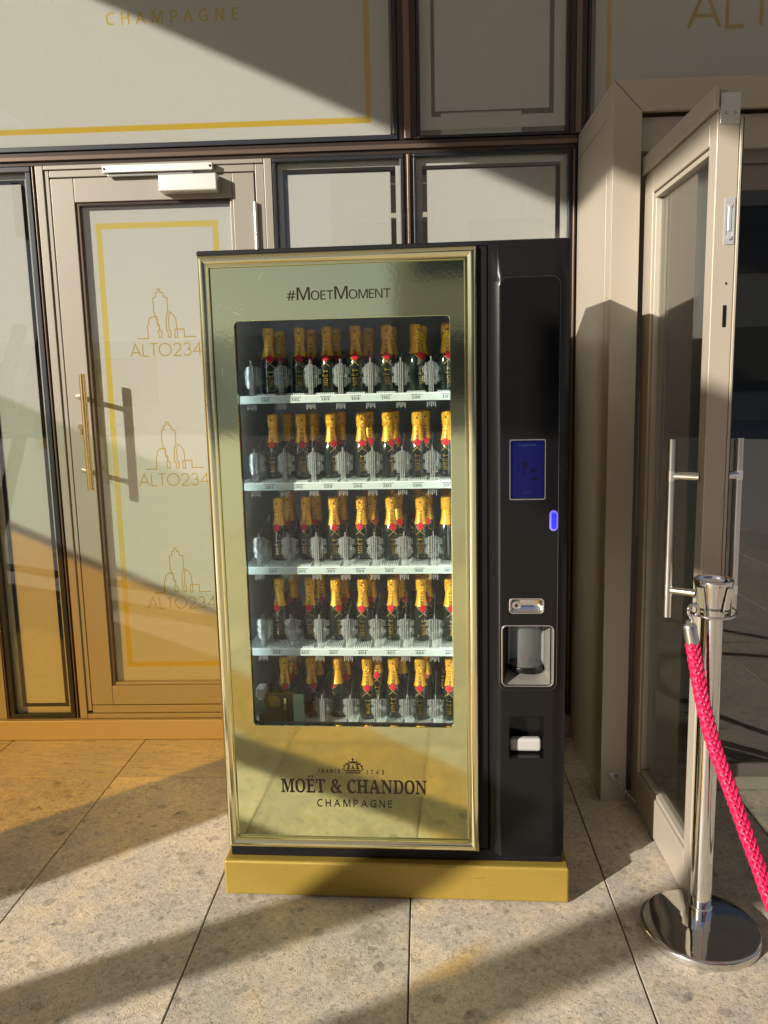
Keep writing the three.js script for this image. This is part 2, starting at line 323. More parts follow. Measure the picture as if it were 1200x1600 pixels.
function windowThing(label, x0, x1, y0, y1, z, film, fr = 0.018, matFilm, group) {
  const w = x1 - x0, h = y1 - y0, t = thing('shop_window', label, 'window', [x0, y0, z], 0, group);
  part('glass_pane', new THREE.BoxGeometry(w - 0.004, h - 0.004, 0.006).translate(w / 2, h / 2, 0), M.glass, t);
  if (film) part('film', new THREE.PlaneGeometry(w - 2 * film.inset, h - film.inset - (film.bottom ?? film.inset)).translate(w / 2, (h - film.inset + (film.bottom ?? film.inset)) / 2, -0.012), film.mat, t);
  const f = [['top', 0, w, h - fr, h], ['bottom', 0, w, 0, fr], ['left', 0, fr, fr, h - fr], ['right', w - fr, w, fr, h - fr]];
  for (const [, a, b, c, d] of f) part('frame_bar', bx(a, b, c, d, 0.004, 0.026, 0.003), M.gasket, t);
  return t;
}
// inset of a cut strip (clear glass) round a film panel
function stripFilm(w, h, ppm, inset, sw, more) {
  return filmMat(filmTexture(w, h, ppm, (x, X, Y) => {
    x.clearRect(X(inset), Y(h - inset), X(w - 2 * inset), X(sw)); x.clearRect(X(inset), Y(inset + sw), X(w - 2 * inset), X(sw));
    x.clearRect(X(inset), Y(h - inset), X(sw), X(h - 2 * inset)); x.clearRect(X(w - inset - sw), Y(h - inset), X(sw), X(h - 2 * inset));
    more?.(x, X, Y);
  }));
}
{
  // big upper left window: film with gold border and lettering
  const x0 = -3.39, x1 = -0.0245, y0 = 2.547, y1 = 4.198, w = x1 - x0 - 0.06, h = y1 - y0 - 0.06;
  const ox = x0 + 0.03, oy = y0 + 0.03;
  const big = filmMat(filmTexture(w, h, 420, (x, X, Y, s) => {
    x.strokeStyle = GOLD; x.lineWidth = 0.022 * s;
    x.strokeRect(X(0.09), Y(h - 0.09), X(w - 0.18), X(h - 0.09 - (2.636 - oy)) );
    x.clearRect(X(w - 0.0), 0, 1, 1);
    x.fillStyle = GOLD; x.textBaseline = 'alphabetic';
    const spaced = (str, xa, xb, yb, px, font) => { x.font = font.replace('#', px); const ws = [...str].map((c) => x.measureText(c).width), tot = ws.reduce((a, b) => a + b, 0), gap = ((xb - xa) * s - tot) / (str.length - 1); let a = X(xa - ox); [...str].forEach((c, i) => { x.fillText(c, a, Y(yb - oy)); a += ws[i] + gap; }); };
    spaced('CHAMPAGNE', -1.2, -0.655, 3.033, 0.064 * s, '500 #px sans-serif');
    spaced('MOËT & CHANDON', -1.48, -0.375, 3.17, 0.15 * s, 'bold #px serif');
  }));
  windowThing('large upper shop window with frosted film, gold border and CHAMPAGNE lettering', x0, x1, y0, y1, -0.03, { inset: 0.03, mat: big }, 0.02);
  // upper middle window: clear strip border
  const mw = 0.663 - 0.055;
  const mid = filmMat(filmTexture(mw - 0.02, 1.6, 500, (x, X, Y) => {
    const W = mw - 0.02, H = 1.6;
    x.clearRect(X(0.048), 0, X(0.014), Y(0.05)); x.clearRect(X(W - 0.066), 0, X(0.017), Y(0.05)); x.clearRect(X(0.048), Y(0.07), X(W - 0.098), X(0.02));
  }));
  windowThing('upper shop window above the machine, frosted with clear border strip', 0.055, 0.663, 2.547, 4.198, -0.03, { inset: 0.01, mat: mid, bottom: 0.042 }, 0.012);
  const rw = 2.78;
  const right = filmMat(filmTexture(rw, 1.6, 380, (x, X, Y, s) => {
    x.fillStyle = GOLD; x.fillRect(X(0.045), 0, X(0.017), X(1.6));
    x.strokeStyle = '#9c7e18'; alto(x, X(1.128 - 0.765), Y(2.943 - 2.585), 0.145 * s, 0.0135 * s);
  }));
  windowThing('shaded upper window above the entrance portal with large gold ALTO lettering', 0.733, 3.59, 2.547, 4.198, -0.03, { inset: 0.035, mat: right }, 0.012);
  // lower windows
  windowThing('narrow frosted window between the closed door and the machine, clear border strip', -0.5405, -0.0035, 0.096, 2.491, -0.03, { inset: 0.012, mat: stripFilm(0.513, 2.37, 480, 0.024, 0.02) }, 0.016);
  windowThing('frosted window behind the black control column with clear border strip', 0.0345, 0.6715, 0.096, 2.491, -0.03, { inset: 0.008, mat: stripFilm(0.621, 2.37, 480, 0.03, 0.018) }, 0.012);
  windowThing('tall narrow frosted sidelight at the far left with clear border strip', -1.8475, -1.5445, 0.096, 2.491, -0.03, { inset: 0.014, mat: stripFilm(0.275, 2.367, 480, 0.03, 0.016) }, 0.022);
}

// ---------------------------------------------------------------- the closed door on the left
{
  const t = thing('glazed_door', 'closed champagne metal door with frosted glass and gold skyline logos', 'door', [-1.522, 0.096, 0]);
  const X = (x) => x + 1.522, Y = (y) => y - 0.096;
  const b = (n, x0, x1, y0, y1, z0, z1, m = M.doorPaint, r = 0.003) => part(n, bx(X(x0), X(x1), Y(y0), Y(y1), z0, z1, r), m, t);
  b('frame_jamb', -1.522, -1.489, 0.097, 2.491, -0.09, 0); b('frame_jamb', -1.4875, -1.468, 0.13, 2.472, -0.09, -0.007);
  b('frame_jamb', -0.574, -0.5415, 0.097, 2.491, -0.09, 0); b('frame_jamb', -0.612, -0.5755, 0.13, 2.472, -0.09, -0.007);
  b('frame_head', -1.4875, -0.5755, 2.4735, 2.491, -0.09, 0); b('frame_head', -1.4665, -0.6135, 2.444, 2.472, -0.09, -0.007);
  b('threshold', -1.4875, -0.5755, 0.097, 0.118, -0.09, 0); b('threshold', -1.4665, -0.6135, 0.1195, 0.155, -0.09, -0.009);
  b('rebate', -1.47, -0.61, 0.12, 2.47, -0.1, -0.075, M.gasket, 0);
  b('leaf_stile', -1.4635, -1.367, 0.1605, 2.439, -0.07, -0.004); b('leaf_stile', -0.708, -0.6165, 0.1605, 2.439, -0.07, -0.004);
  b('leaf_rail', -1.3663, -0.7087, 2.343, 2.439, -0.07, -0.004); b('leaf_rail', -1.3663, -0.7087, 0.1605, 0.25, -0.07, -0.004);
  b('glazing_bead', -1.366, -1.352, 0.2505, 2.3425, -0.06, -0.012, M.bronzeLight); b('glazing_bead', -0.7225, -0.709, 0.2505, 2.3425, -0.06, -0.012);
  b('glazing_bead', -1.3515, -0.723, 2.329, 2.3425, -0.06, -0.012, M.bronze); b('glazing_bead', -1.3515, -0.723, 0.2505, 0.263, -0.06, -0.012);
  b('glass_pane', -1.352, -0.722, 0.262, 2.33, -0.031, -0.025, M.glass, 0);
  const gx = -1.352, gy = 0.262, w = 0.63, h = 2.068;
  const film = filmMat(filmTexture(w, h, 900, (x, XX, YY, s) => {
    x.strokeStyle = '#b8a74a'; x.lineWidth = 0.024 * s;
    x.strokeRect(XX(-1.289 - gx), YY(2.253 - gy), XX(1.289 - 0.793), XX(2.253 - 0.338));
    [[1.79, 1.714], [1.229, 1.154], [0.672, 0.598]].forEach(([sy, ty]) => {
      x.strokeStyle = '#a08420'; x.lineWidth = 0.004 * s; x.lineJoin = 'miter';
      strokes(x, SKYLINE, XX(-1.028 - gx), YY(sy - gy), s);
      alto(x, XX(-1.188 - gx), YY(ty - gy), 0.052 * s, 0.0042 * s);
    });
  }));
  part('film', new THREE.PlaneGeometry(w - 0.002, h - 0.002).translate(X(gx + w / 2), Y(gy + h / 2), -0.04), film, t);
  const hd = sub('pull_handle', t);
  const brass = std({ color: rgb(0.74, 0.63, 0.38), roughness: 0.2, metalness: 1 });
  part('bar', cyl([X(-1.358), Y(1.154), 0.08], [X(-1.358), Y(1.641), 0.08], 0.0135, 24), brass, hd);
  for (const y of [1.231, 1.548]) part('standoff', cyl([X(-1.358), Y(y), 0.08], [X(-1.418), Y(y), -0.005], 0.011, 16), brass, hd);
  part('lock_cylinder', merge([cyl([X(-1.412), Y(1.42), -0.005], [X(-1.412), Y(1.42), 0.012], 0.012, 20), bx(X(-1.418), X(-1.406), Y(1.388), Y(1.42), -0.005, 0.008, 0.004)]), brass, t);
  const cl = sub('door_closer', t);
  part('slide_rail', bx(X(-1.231), X(-0.777), Y(2.447), Y(2.477), -0.001, 0.028, 0.003), M.alu, cl);
  part('arm', bx(X(-1.215), X(-0.86), Y(2.434), Y(2.444), 0.006, 0.018, 0.002), M.satin, cl);
  part('body', bx(X(-0.996), X(-0.757), Y(2.362), Y(2.43), -0.004, 0.052, 0.006), M.alu, cl);
  for (const x of [-1.222, -0.787]) part('screw', cyl([X(x), Y(2.462), 0.027], [X(x), Y(2.462), 0.0295], 0.005, 12), M.matteBlack, cl);
  for (const y of [2.12, 1.3, 0.35]) part('hinge', merge([cyl([X(-0.6145), Y(y), 0.004], [X(-0.6145), Y(y + 0.07), 0.004], 0.008, 14), cyl([X(-0.6145), Y(y + 0.073), 0.004], [X(-0.6145), Y(y + 0.2), 0.004], 0.008, 14)]), M.alu, t);
}

// ---------------------------------------------------------------- entrance portal on the right
{
  const t = thing('entrance_portal', 'projecting champagne metal portal framing the entrance on the right', 'portal', [0.697, 0, 0]);
  const b = (n, x0, x1, y0, y1, z0, z1, m = M.paint, r = 0.002) => part(n, bx(x0 - 0.697, x1 - 0.697, y0, y1, z0, z1, r), m, t);
  b('side_panel', 0.697, 0.715, 0.001, 2.443, 0.0005, 0.489); b('side_panel', 0.697, 0.715, 2.4455, 2.52, 0.0005, 0.553); b('side_panel', 0.697, 0.715, 0.001, 2.443, 0.4915, 0.553);
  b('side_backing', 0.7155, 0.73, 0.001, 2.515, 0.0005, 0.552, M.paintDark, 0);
  b('roof_panel', 0.697, 2.7, 2.5215, 2.5385, 0.0005, 0.553);
  const jamb = poly([[0, 0.001], [0.094, 0.001], [0.094, 2.438], [0, 2.5365]]);
  part('front_casing', extrude(jamb, 0.022, 0.0015).translate(0, 0, 0.554), M.paint, t);
  part('front_casing', extrude(poly([[0.0015, 2.5385], [0.0955, 2.4395], [2.003, 2.4395], [2.003, 2.5385]]), 0.022, 0.0015).translate(0, 0, 0.554), M.paint, t);
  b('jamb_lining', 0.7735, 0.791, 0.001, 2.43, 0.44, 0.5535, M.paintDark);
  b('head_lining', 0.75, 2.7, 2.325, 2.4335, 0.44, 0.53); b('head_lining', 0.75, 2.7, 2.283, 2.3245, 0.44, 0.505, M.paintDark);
  b('side_panel', 2.68, 2.7, 0.001, 2.52, 0.0005, 0.553);
  // the far jamb of the front
  part('front_casing', extrude(poly([[1.9, 0.001], [2.003, 0.001], [2.003, 2.438], [1.9, 2.438]]), 0.022, 0.0015).translate(0, 0, 0.554), M.paint, t);
}
{
  const t = thing('glazed_screen', 'dark closed glass entrance leaf at the right edge behind the rope post', 'glass door', [0.8, 0, 0.47]);
  const b = (n, x0, x1, y0, y1, z0, z1, m = M.paint, r = 0.002) => part(n, bx(x0 - 0.8, x1 - 0.8, y0, y1, z0, z1, r), m, t);
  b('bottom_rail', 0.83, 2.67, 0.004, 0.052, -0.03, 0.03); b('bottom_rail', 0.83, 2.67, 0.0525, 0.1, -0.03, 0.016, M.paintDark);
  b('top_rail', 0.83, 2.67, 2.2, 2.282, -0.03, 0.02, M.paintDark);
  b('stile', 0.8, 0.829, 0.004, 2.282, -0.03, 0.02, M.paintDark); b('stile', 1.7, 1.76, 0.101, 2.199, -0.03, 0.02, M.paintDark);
  b('glass_pane', 0.8295, 1.6995, 0.1005, 2.1995, -0.004, 0.002, M.doorGlass, 0); b('glass_pane', 1.7605, 2.67, 0.1005, 2.1995, -0.004, 0.002, M.doorGlass, 0);
  b('transom_bar', 0.83, 1.699, 2.06, 2.09, -0.03, -0.006, M.bronze); 
  b('blind', 0.83, 1.69, 1.55, 2.19, -0.12, -0.1, std({ color: rgb(0.09, 0.06, 0.045), roughness: 0.6 }));
}
// ---------------------------------------------------------------- the open door leaf
{
  const H = 2.25, W = 0.65;
  const t = thing('open_glass_door', 'open champagne metal glass door leaf seen edge-on beside the rope post', 'door', [0.8125, 0, 0.55]);
  const b = (n, x0, x1, y0, y1, z0, z1, m = M.paint, r = 0.003, p = t) => part(n, bx(x0, x1, y0, y1, z0, z1, r), m, p);
  b('hinge_stile', 0, 0.06, 0.012, H, 0, 0.095); b('free_stile', 0, 0.058, 0.012, H, W - 0.055, W);
  b('top_rail', 0, 0.06, H - 0.085, H, 0.0955, W - 0.0555); b('bottom_rail', 0, 0.06, 0.012, 0.15, 0.0955, W - 0.0555);
  b('glazing_bead', 0.008, 0.05, H - 0.102, H - 0.0855, 0.0955, W - 0.0555); b('glazing_bead', 0.008, 0.05, 0.1505, 0.165, 0.0955, W - 0.0555);
  b('glazing_bead', 0.008, 0.05, 0.1655, H - 0.1025, 0.0955, 0.108); b('glazing_bead', 0.008, 0.05, 0.1655, H - 0.1025, W - 0.068, W - 0.0555);
  b('glass_pane', 0.026, 0.032, 0.164, H - 0.101, 0.107, W - 0.067, M.doorGlass, 0);
  b('drip_rail', -0.014, -0.0005, H - 0.012, H + 0.045, 0.004, W + 0.012); b('drip_rail', -0.0004, 0.03, H + 0.0005, H + 0.045, 0.004, W - 0.01);
  b('gasket', 0.0585, 0.066, 0.02, H - 0.03, W - 0.01, W + 0.002, M.paint, 0.002); b('gasket', 0.0662, 0.0695, 0.02, H - 0.03, W - 0.012, W - 0.001, M.gasket, 0.001);
  b('cover_plate', 0.006, 0.056, H - 0.045, H + 0.03, W + 0.0005, W + 0.003, M.alu);
  for (const x of [0.019, 0.043]) part('screw', cyl([x, H - 0.02, W + 0.003], [x, H - 0.02, W + 0.0055], 0.0045, 12), M.satin, t);
  const fb = sub('flush_bolt', t, [0.04, 1.905, W]);
  part('face_plate', extrude((() => { const s = roundRect(new THREE.Shape(), -0.013, 0, 0.013, 0.118, 0.003), h = roundRect(new THREE.Path(), -0.008, 0.012, 0.008, 0.106, 0.004); s.holes.push(h); return s; })(), 0.002).translate(0, 0, 0.0003), M.zinc, fb);
  part('recess', bx(-0.008, 0.008, 0.012, 0.106, 0.0003, 0.0008), M.zinc, fb);
  part('lever', merge([bx(-0.0045, 0.0045, 0.034, 0.1, 0.0008, 0.0045, 0.002), cyl([0, 0.018, 0.001], [0, 0.018, 0.006], 0.006, 16), cyl([0, 0.1, 0.001], [0, 0.1, 0.005], 0.006, 16)]), M.zinc, fb);
  b('lock_slot', 0.032, 0.042, 1.693, 1.75, W + 0.0003, W + 0.0008, M.matteBlack, 0);
  part('screw', cyl([0.038, 1.806, W], [0.038, 1.806, W + 0.001], 0.0035, 10), M.satin, t);
  for (const [sx, x0] of [[-1, 0], [1, 0.058]]) {
    const h = sub('pull_handle', t), x = x0 + sx * 0.064, z = 0.572;
    part('bar', cyl([x, 0.875, z], [x, 1.392, z], 0.0135, 24), M.satin, h);
    for (const y of [0.955, 1.288]) part('standoff', cyl([x, y, z], [x0, y, z + 0.045], 0.0122, 18), M.chrome, h), part('collar', cyl([x, y - 0.014, z], [x, y + 0.014, z], 0.0152, 24), M.chrome, h);
  }
  const c = thing('door_stay_chain', 'small metal hook and chain between the portal foot and open door', 'chain', [0.742, 0.1, 0.577]);
  part('wall_plate', merge([bx(-0.018, 0.018, -0.014, 0.014, 0, 0.004, 0.002), cyl([0, 0, 0.003], [0, 0, 0.02], 0.006, 12)]), M.satin, c);
  const links = [];
  for (let i = 0; i < 13; i++) { const k = i / 12, g = new THREE.TorusGeometry(0.0055, 0.0014, 6, 12); g.scale(1.35, 1, 1); if (i % 2) g.rotateX(Math.PI / 2); g.rotateZ(-0.75 - 0.2 * k); g.translate(0.012 + 0.055 * k, -0.004 - 0.055 * k - 0.008 * Math.sin(Math.PI * k), 0.02 + 0.07 * k); links.push(g); }
  part('chain_links', merge(links), M.satin, c);
}

// ---------------------------------------------------------------- rope stanchion and rope
function stanchion(label, x, z) {
  const t = thing('rope_stanchion', label, 'stanchion', [x, 0, z]);
  part('base_plate', lathe([[0.001, 0.0005], [0.158, 0.0005], [0.162, 0.004], [0.162, 0.021], [0.159, 0.0255], [0.153, 0.0275], [0.13, 0.03], [0.1, 0.033], [0.075, 0.0355], [0.056, 0.0367], [0.0555, 0.0375], [0.001, 0.0375]], 96), M.chrome, t);
  part('base_rim', lathe([[0.1622, 0.003], [0.1632, 0.005], [0.1632, 0.0205], [0.1622, 0.0225]], 96), M.satin, t);
  part('pole_socket', lathe([[0.0315, 0.0376], [0.0315, 0.085], [0.03, 0.088], [0.0285, 0.0885]], 48), M.chrome, t);
  part('pole', lathe([[0.0285, 0.0376], [0.0285, 0.93]], 64), M.chrome, t);
  part('cup', lathe([[0.0292, 0.925], [0.031, 0.93], [0.035, 0.955], [0.041, 0.985], [0.048, 1.015], [0.0505, 1.027], [0.0495, 1.032], [0.046, 1.033], [0.043, 1.028], [0.0395, 1.0], [0.0, 0.998]], 64), M.chrome, t);
  for (let k = 0; k < 4; k++) { const a = k * Math.PI / 2 + 0.55, g = merge([bx(-0.011, 0.011, 0, 0.075, 0, 0.006, 0.003)]); g.rotateX(0.2).translate(0, 0.945, 0.0355).rotateY(a); part('rib', g, M.chrome, t); }
  part('ring', new THREE.TorusGeometry(0.058, 0.0038, 10, 64).rotateX(Math.PI / 2).rotateX(0.12).translate(0, 0.945, 0), M.chrome, t);
  return t;
}
stanchion('chrome stanchion post with round base holding the magenta rope', 0.808, 1.312);
stanchion('second chrome stanchion out of view, holding the far rope end', 1.33, 3.01);
{
  const t = thing('barrier_rope', 'thick braided magenta rope hanging from the chrome stanchion', 'rope', [0.738, 0.87, 1.365]);
  const P = [[0.737, 0.877, 1.366], [0.764, 0.717, 1.385], [0.79, 0.603, 1.41], [0.817, 0.517, 1.44], [0.862, 0.353, 1.52], [0.889, 0.246, 1.6], [0.94, 0.16, 1.72], [1.03, 0.11, 1.9], [1.12, 0.13, 2.2], [1.2, 0.28, 2.55], [1.27, 0.6, 2.84], [1.3, 0.88, 2.94]].map(([x, y, z]) => new THREE.Vector3(x - 0.738, y - 0.87, z - 1.365));
  const curve = new THREE.CatmullRomCurve3(P, false, 'centripetal'), N = 620, fr = curve.computeFrenetFrames(N, false), L = curve.getLength();
  const pts = curve.getSpacedPoints(N);
  for (let s = 0; s < 12; s++) {
    const dir = s % 2 ? 1 : -1, ph = Math.floor(s / 2) * Math.PI / 3 + (s % 2 ? 0 : Math.PI / 6), q = [];
    for (let i = 0; i <= N; i++) {
      const w = dir * i / N * L / 0.125 * 2 * Math.PI, a = ph + w, r = 0.0138 + 0.002 * Math.cos(6 * w * 0.5 * 2 / 2 + (s % 2 ? 0 : Math.PI) + Math.floor(s / 2) * Math.PI);
      q.push(pts[i].clone().addScaledVector(fr.normals[i], r * Math.cos(a)).addScaledVector(fr.binormals[i], r * Math.sin(a)));
    }
    part('strand', new THREE.TubeGeometry(new THREE.CatmullRomCurve3(q), N, 0.0052, 7, false), M.rope, t);
  }
  part('core', new THREE.TubeGeometry(curve, 200, 0.012, 10), M.rope, t);
  const up = P[0].clone().sub(P[1]).normalize(), e = P[0].clone();
  const cap = lathe([[0.0, 0.058], [0.006, 0.0575], [0.0075, 0.054], [0.014, 0.05], [0.0185, 0.043], [0.0195, 0.036], [0.0195, -0.004], [0.0185, -0.006], [0.0, -0.006]], 32);
  cap.applyQuaternion(new THREE.Quaternion().setFromUnitVectors(new THREE.Vector3(0, 1, 0), up)).translate(e.x, e.y, e.z);
  part('end_cap', cap, M.satin, t);
  const hk = new THREE.CatmullRomCurve3([[-0.001, 0.05, 0], [-0.002, 0.064, -0.001], [-0.011, 0.076, 0.0], [-0.01, 0.092, -0.002], [0.003, 0.098, -0.006], [0.015, 0.09, -0.01], [0.017, 0.075, -0.014], [0.01, 0.064, -0.016]].map((p) => new THREE.Vector3(...p).add(e)));
  part('hook', new THREE.TubeGeometry(hk, 36, 0.0048, 10), M.chrome, t);
  const e2 = P[P.length - 1], cap2 = lathe([[0.0, 0.058], [0.006, 0.0575], [0.0185, 0.043], [0.0195, 0.036], [0.0195, -0.004], [0, -0.006]], 24);
  cap2.applyQuaternion(new THREE.Quaternion().setFromUnitVectors(new THREE.Vector3(0, 1, 0), e2.clone().sub(P[P.length - 2]).normalize())).translate(e2.x, e2.y, e2.z);
  part('end_cap', cap2, M.satin, t);
}

// ---------------------------------------------------------------- vending machine
const sansR = await new FontLoader().loadAsync('fonts/droid/droid_sans_regular.typeface.json');
const serifB = await new FontLoader().loadAsync('fonts/droid/droid_serif_bold.typeface.json');
const sansB = await new FontLoader().loadAsync('fonts/droid/droid_sans_bold.typeface.json');
function fitText(runs, font, x0, x1, y0, h, gap = 0.1) {             // runs = [[text, relative size]], letters spaced to fill x0..x1, capitals h high
  const glyphs = []; let a = 0;
  for (const [str, k] of runs) for (const ch of str) {
    const g = new TextGeometry(ch === ' ' ? '-' : ch, { font, size: k, depth: 0.001, curveSegments: 6 }); g.computeBoundingBox();
    const w = g.boundingBox.max.x - g.boundingBox.min.x;
    if (ch !== ' ') glyphs.push(g.translate(a - g.boundingBox.min.x, 0, 0));
    a += (ch === ' ' ? 0.35 * k : w) + gap;
  }
  const cap = new TextGeometry('E', { font, size: 1, depth: 0.001 }); cap.computeBoundingBox();
  const g = merge(glyphs); g.scale((x1 - x0) / (a - gap), h / cap.boundingBox.max.y, 1); g.translate(x0, y0, 0);
  return g;
}
const vm = thing('vending_machine', 'champagne vending machine with gold mirrored door and black control column', 'vending machine', [-0.5797, 0, 1.1187], -0.0418);
{
  const D = -0.79, YB = 0.1165, YT = 1.943;
  // cabinet
  part('side_panel', bx(0.0, 0.022, 0.1565, 1.929, D, -0.047, 0.004), M.goldSide, vm);
  part('side_panel', bx(1.008, 1.03, 0.1565, 1.929, D, -0.012, 0.004), M.goldSide, vm);
  part('back_panel', bx(0.0225, 1.0075, 0.1565, 1.929, D, D + 0.02), M.matteBlack, vm);
  part('top_cap', bx(-0.003, 1.031, 1.9295, YT, D, -0.004, 0.004), M.matteBlack, vm);
  part('base_rail', bx(0.004, 1.026, YB, 0.156, D + 0.01, -0.002, 0.006), M.matteBlack, vm);
  // liner of the cold compartment
  const ln = sub('compartment_liner', vm);
  part('liner_wall', bx(0.03, 0.05, 0.24, 1.86, -0.7, -0.05), M.liner, ln); part('liner_wall', bx(0.755, 0.775, 0.24, 1.86, -0.7, -0.05), M.liner, ln);
  part('liner_wall', bx(0.03, 0.775, 0.24, 1.86, -0.72, -0.701), M.liner, ln); part('liner_wall', bx(0.03, 0.775, 1.861, 1.88, -0.72, -0.05), M.liner, ln); part('liner_wall', bx(0.03, 0.775, 0.22, 0.239, -0.72, -0.05), M.liner, ln);
  part('partition', bx(0.7785, 0.8055, 0.1565, 1.929, D + 0.021, -0.004, 0.002), M.matteBlack, vm);
  // the door
  const fr = sub('door_frame', vm, [0.0005, 0.152, 0]);
  const W = 0.7775, H = 1.777, prof = [[0, -0.045], [0, 0.004], [0.0015, 0.0075], [0.005, 0.0115], [0.011, 0.0145], [0.018, 0.0145], [0.024, 0.012], [0.0285, 0.0075], [0.0295, 0.0075], [0.0305, 0.0105], [0.0335, 0.0105], [0.0345, 0.007], [0.0345, -0.01]];
  for (const s of ['top', 'right', 'bottom', 'left']) part('frame_moulding', moulding(s, W, H, prof), M.goldFrame, fr);
  const ps = roundRect(new THREE.Shape(), 0.0355, 0.187, 0.7425 + 0.001, 1.894, 0.002);
  ps.holes.push(roundRect(new THREE.Path(), 0.097, 0.5485, 0.702, 1.747, 0.012));
  part('mirror_panel', uvMetres(extrude(ps, 0.009, 0.001)).translate(0, 0, -0.0075), M.goldMirror, vm);
  // black inner surround of the window and the pane
  const is = roundRect(new THREE.Shape(), 0.06, 0.5, 0.745, 1.8, 0.01);
  is.holes.push(roundRect(new THREE.Path(), 0.092, 0.543, 0.7075, 1.7525, 0.012));
  part('window_seal', extrude(is, 0.03).translate(0, 0, -0.044), M.gasket, vm);
  part('window_pane', new THREE.PlaneGeometry(0.63, 1.225).translate(0.3995, 1.148, -0.0105), std({ color: rgb(0.9, 0.93, 0.89), roughness: 0, transmission: 1, thickness: 0, ior: 1.62 }), vm);
  // print on the door
  const zt = 0.0022;
  part('lettering', fitText([['#', 1], ['M', 1.3], ['OET', 0.92], ['M', 1.3], ['OMENT', 0.92]], sansR, 0.2505, 0.5405, 1.8, 0.0265, 0.09).translate(0, 0, zt), M.ink, vm);
  part('lettering', fitText([['MOËT', 1], [' ', 1], ['&', 1], [' ', 1], ['CHANDON', 1]], serifB, 0.173, 0.62, 0.334, 0.043, 0.07).translate(0, 0, zt), M.ink, vm);
  part('lettering', fitText([['CHAMPAGNE', 1]], sansR, 0.283, 0.513, 0.2885, 0.023, 0.42).translate(0, 0, zt), M.ink, vm);
  part('lettering', fitText([['FRANCE', 1]], sansR, 0.291, 0.356, 0.398, 0.0125, 0.5).translate(0, 0, zt), M.ink, vm);
  part('lettering', fitText([['1743', 1]], sansR, 0.437, 0.491, 0.396, 0.0125, 0.8).translate(0, 0, zt), M.ink, vm);
  {
    const c = [], cx = 0.3965, y = 0.398;
    const rc = (x0, x1, y0, y1) => c.push(new THREE.BoxGeometry(x1 - x0, y1 - y0, 0.001).translate((x0 + x1) / 2, (y0 + y1) / 2, 0.0005));
    const disc = (x, yy, r) => c.push(new THREE.CylinderGeometry(r, r, 0.001, 14).rotateX(Math.PI / 2).translate(x, yy, 0.0005));
    const ring = (x, yy, rx, ry, a0, a1, th) => { const s = new THREE.Shape(), o = arc(x, yy, rx, ry, a0, a1, 20), i = arc(x, yy, rx - th, ry - th, a1, a0, 20); s.setFromPoints([...o, ...i].map(([p, q]) => new THREE.Vector2(p, q))); c.push(new THREE.ExtrudeGeometry(s, { depth: 0.001, bevelEnabled: false })); };
    rc(cx - 0.022, cx + 0.022, y, y + 0.0022); rc(cx - 0.0225, cx + 0.0225, y + 0.0085, y + 0.0105);
    for (let i = -5; i <= 5; i++) disc(cx + i * 0.0038, y + 0.0053, 0.0013);
    ring(cx, y + 0.012, 0.029, 0.0265, -2, 182, 0.0022); ring(cx, y + 0.014, 0.0165, 0.0215, 0, 180, 0.0018); ring(cx - 0.018, y + 0.0165, 0.0105, 0.0135, 20, 240, 0.0018); ring(cx + 0.018, y + 0.0165, 0.0105, 0.0135, -60, 160, 0.0018);
    for (const k of [-1, 0, 1]) { disc(cx + k * 0.014, y + 0.02, 0.0028); rc(cx + k * 0.014 - 0.001, cx + k * 0.014 + 0.001, y + 0.0115, y + 0.03); disc(cx + k * 0.014 - 0.004, y + 0.0155, 0.0017); disc(cx + k * 0.014 + 0.004, y + 0.0155, 0.0017); }
    for (let i = 0; i <= 8; i++) { const a = Math.PI * i / 8; disc(cx + 0.0315 * Math.cos(a), y + 0.013 + 0.0285 * Math.sin(a), 0.0014); }
    rc(cx - 0.0012, cx + 0.0012, y + 0.04, y + 0.049); rc(cx - 0.0035, cx + 0.0035, y + 0.0432, y + 0.0456);
    part('crown_emblem', merge(c).translate(0, 0, zt), M.ink, vm);
  }
  // shelves
  const tops = [1.525, 1.262, 1.0, 0.738, 0.475];
  tops.forEach((y, s) => {
    const sh = sub('shelf', vm);
    part('tray', bx(0.052, 0.753, y + 0.002, y + 0.0135, -0.64, -0.1225, 0.002), M.trayWhite, sh);
    const lab = canvasTex(1400, 50, (x, w, h) => {
      x.fillStyle = '#b3c0bb'; x.fillRect(0, 0, w, h); x.fillStyle = '#15181a'; x.font = 'bold 32px serif'; x.textAlign = 'center';
      for (let k = 0; k < 7; k++) { const px = (0.15 + k * 0.0903 - 0.052) / 0.701 * w; x.fillText(`${s + 1}0${k + 1}`, px, 36); x.fillRect(px - 30, 3, 66, 4); }
    });
    const strip = new THREE.PlaneGeometry(0.701, 0.0195).translate(0.4025, y, -0.1195);
    part('label_backing', bx(0.052, 0.753, y - 0.0098, y + 0.0132, -0.1222, -0.12, 0), M.trayWhite, sh);
    part('label_strip', strip, std({ map: lab, roughness: 0.45 }), sh);
    const ribs = [];
    for (let k = 0; k < 7; k++) for (let r = -4; r <= 4; r++) ribs.push(bx(0.15 + k * 0.0903 + r * 0.0062 - 0.0015, 0.15 + k * 0.0903 + r * 0.0062 + 0.0015, y + 0.0136, y + 0.0185, -0.62, -0.126));
    part('conveyor_ribs', merge(ribs), M.trayWhite, sh);
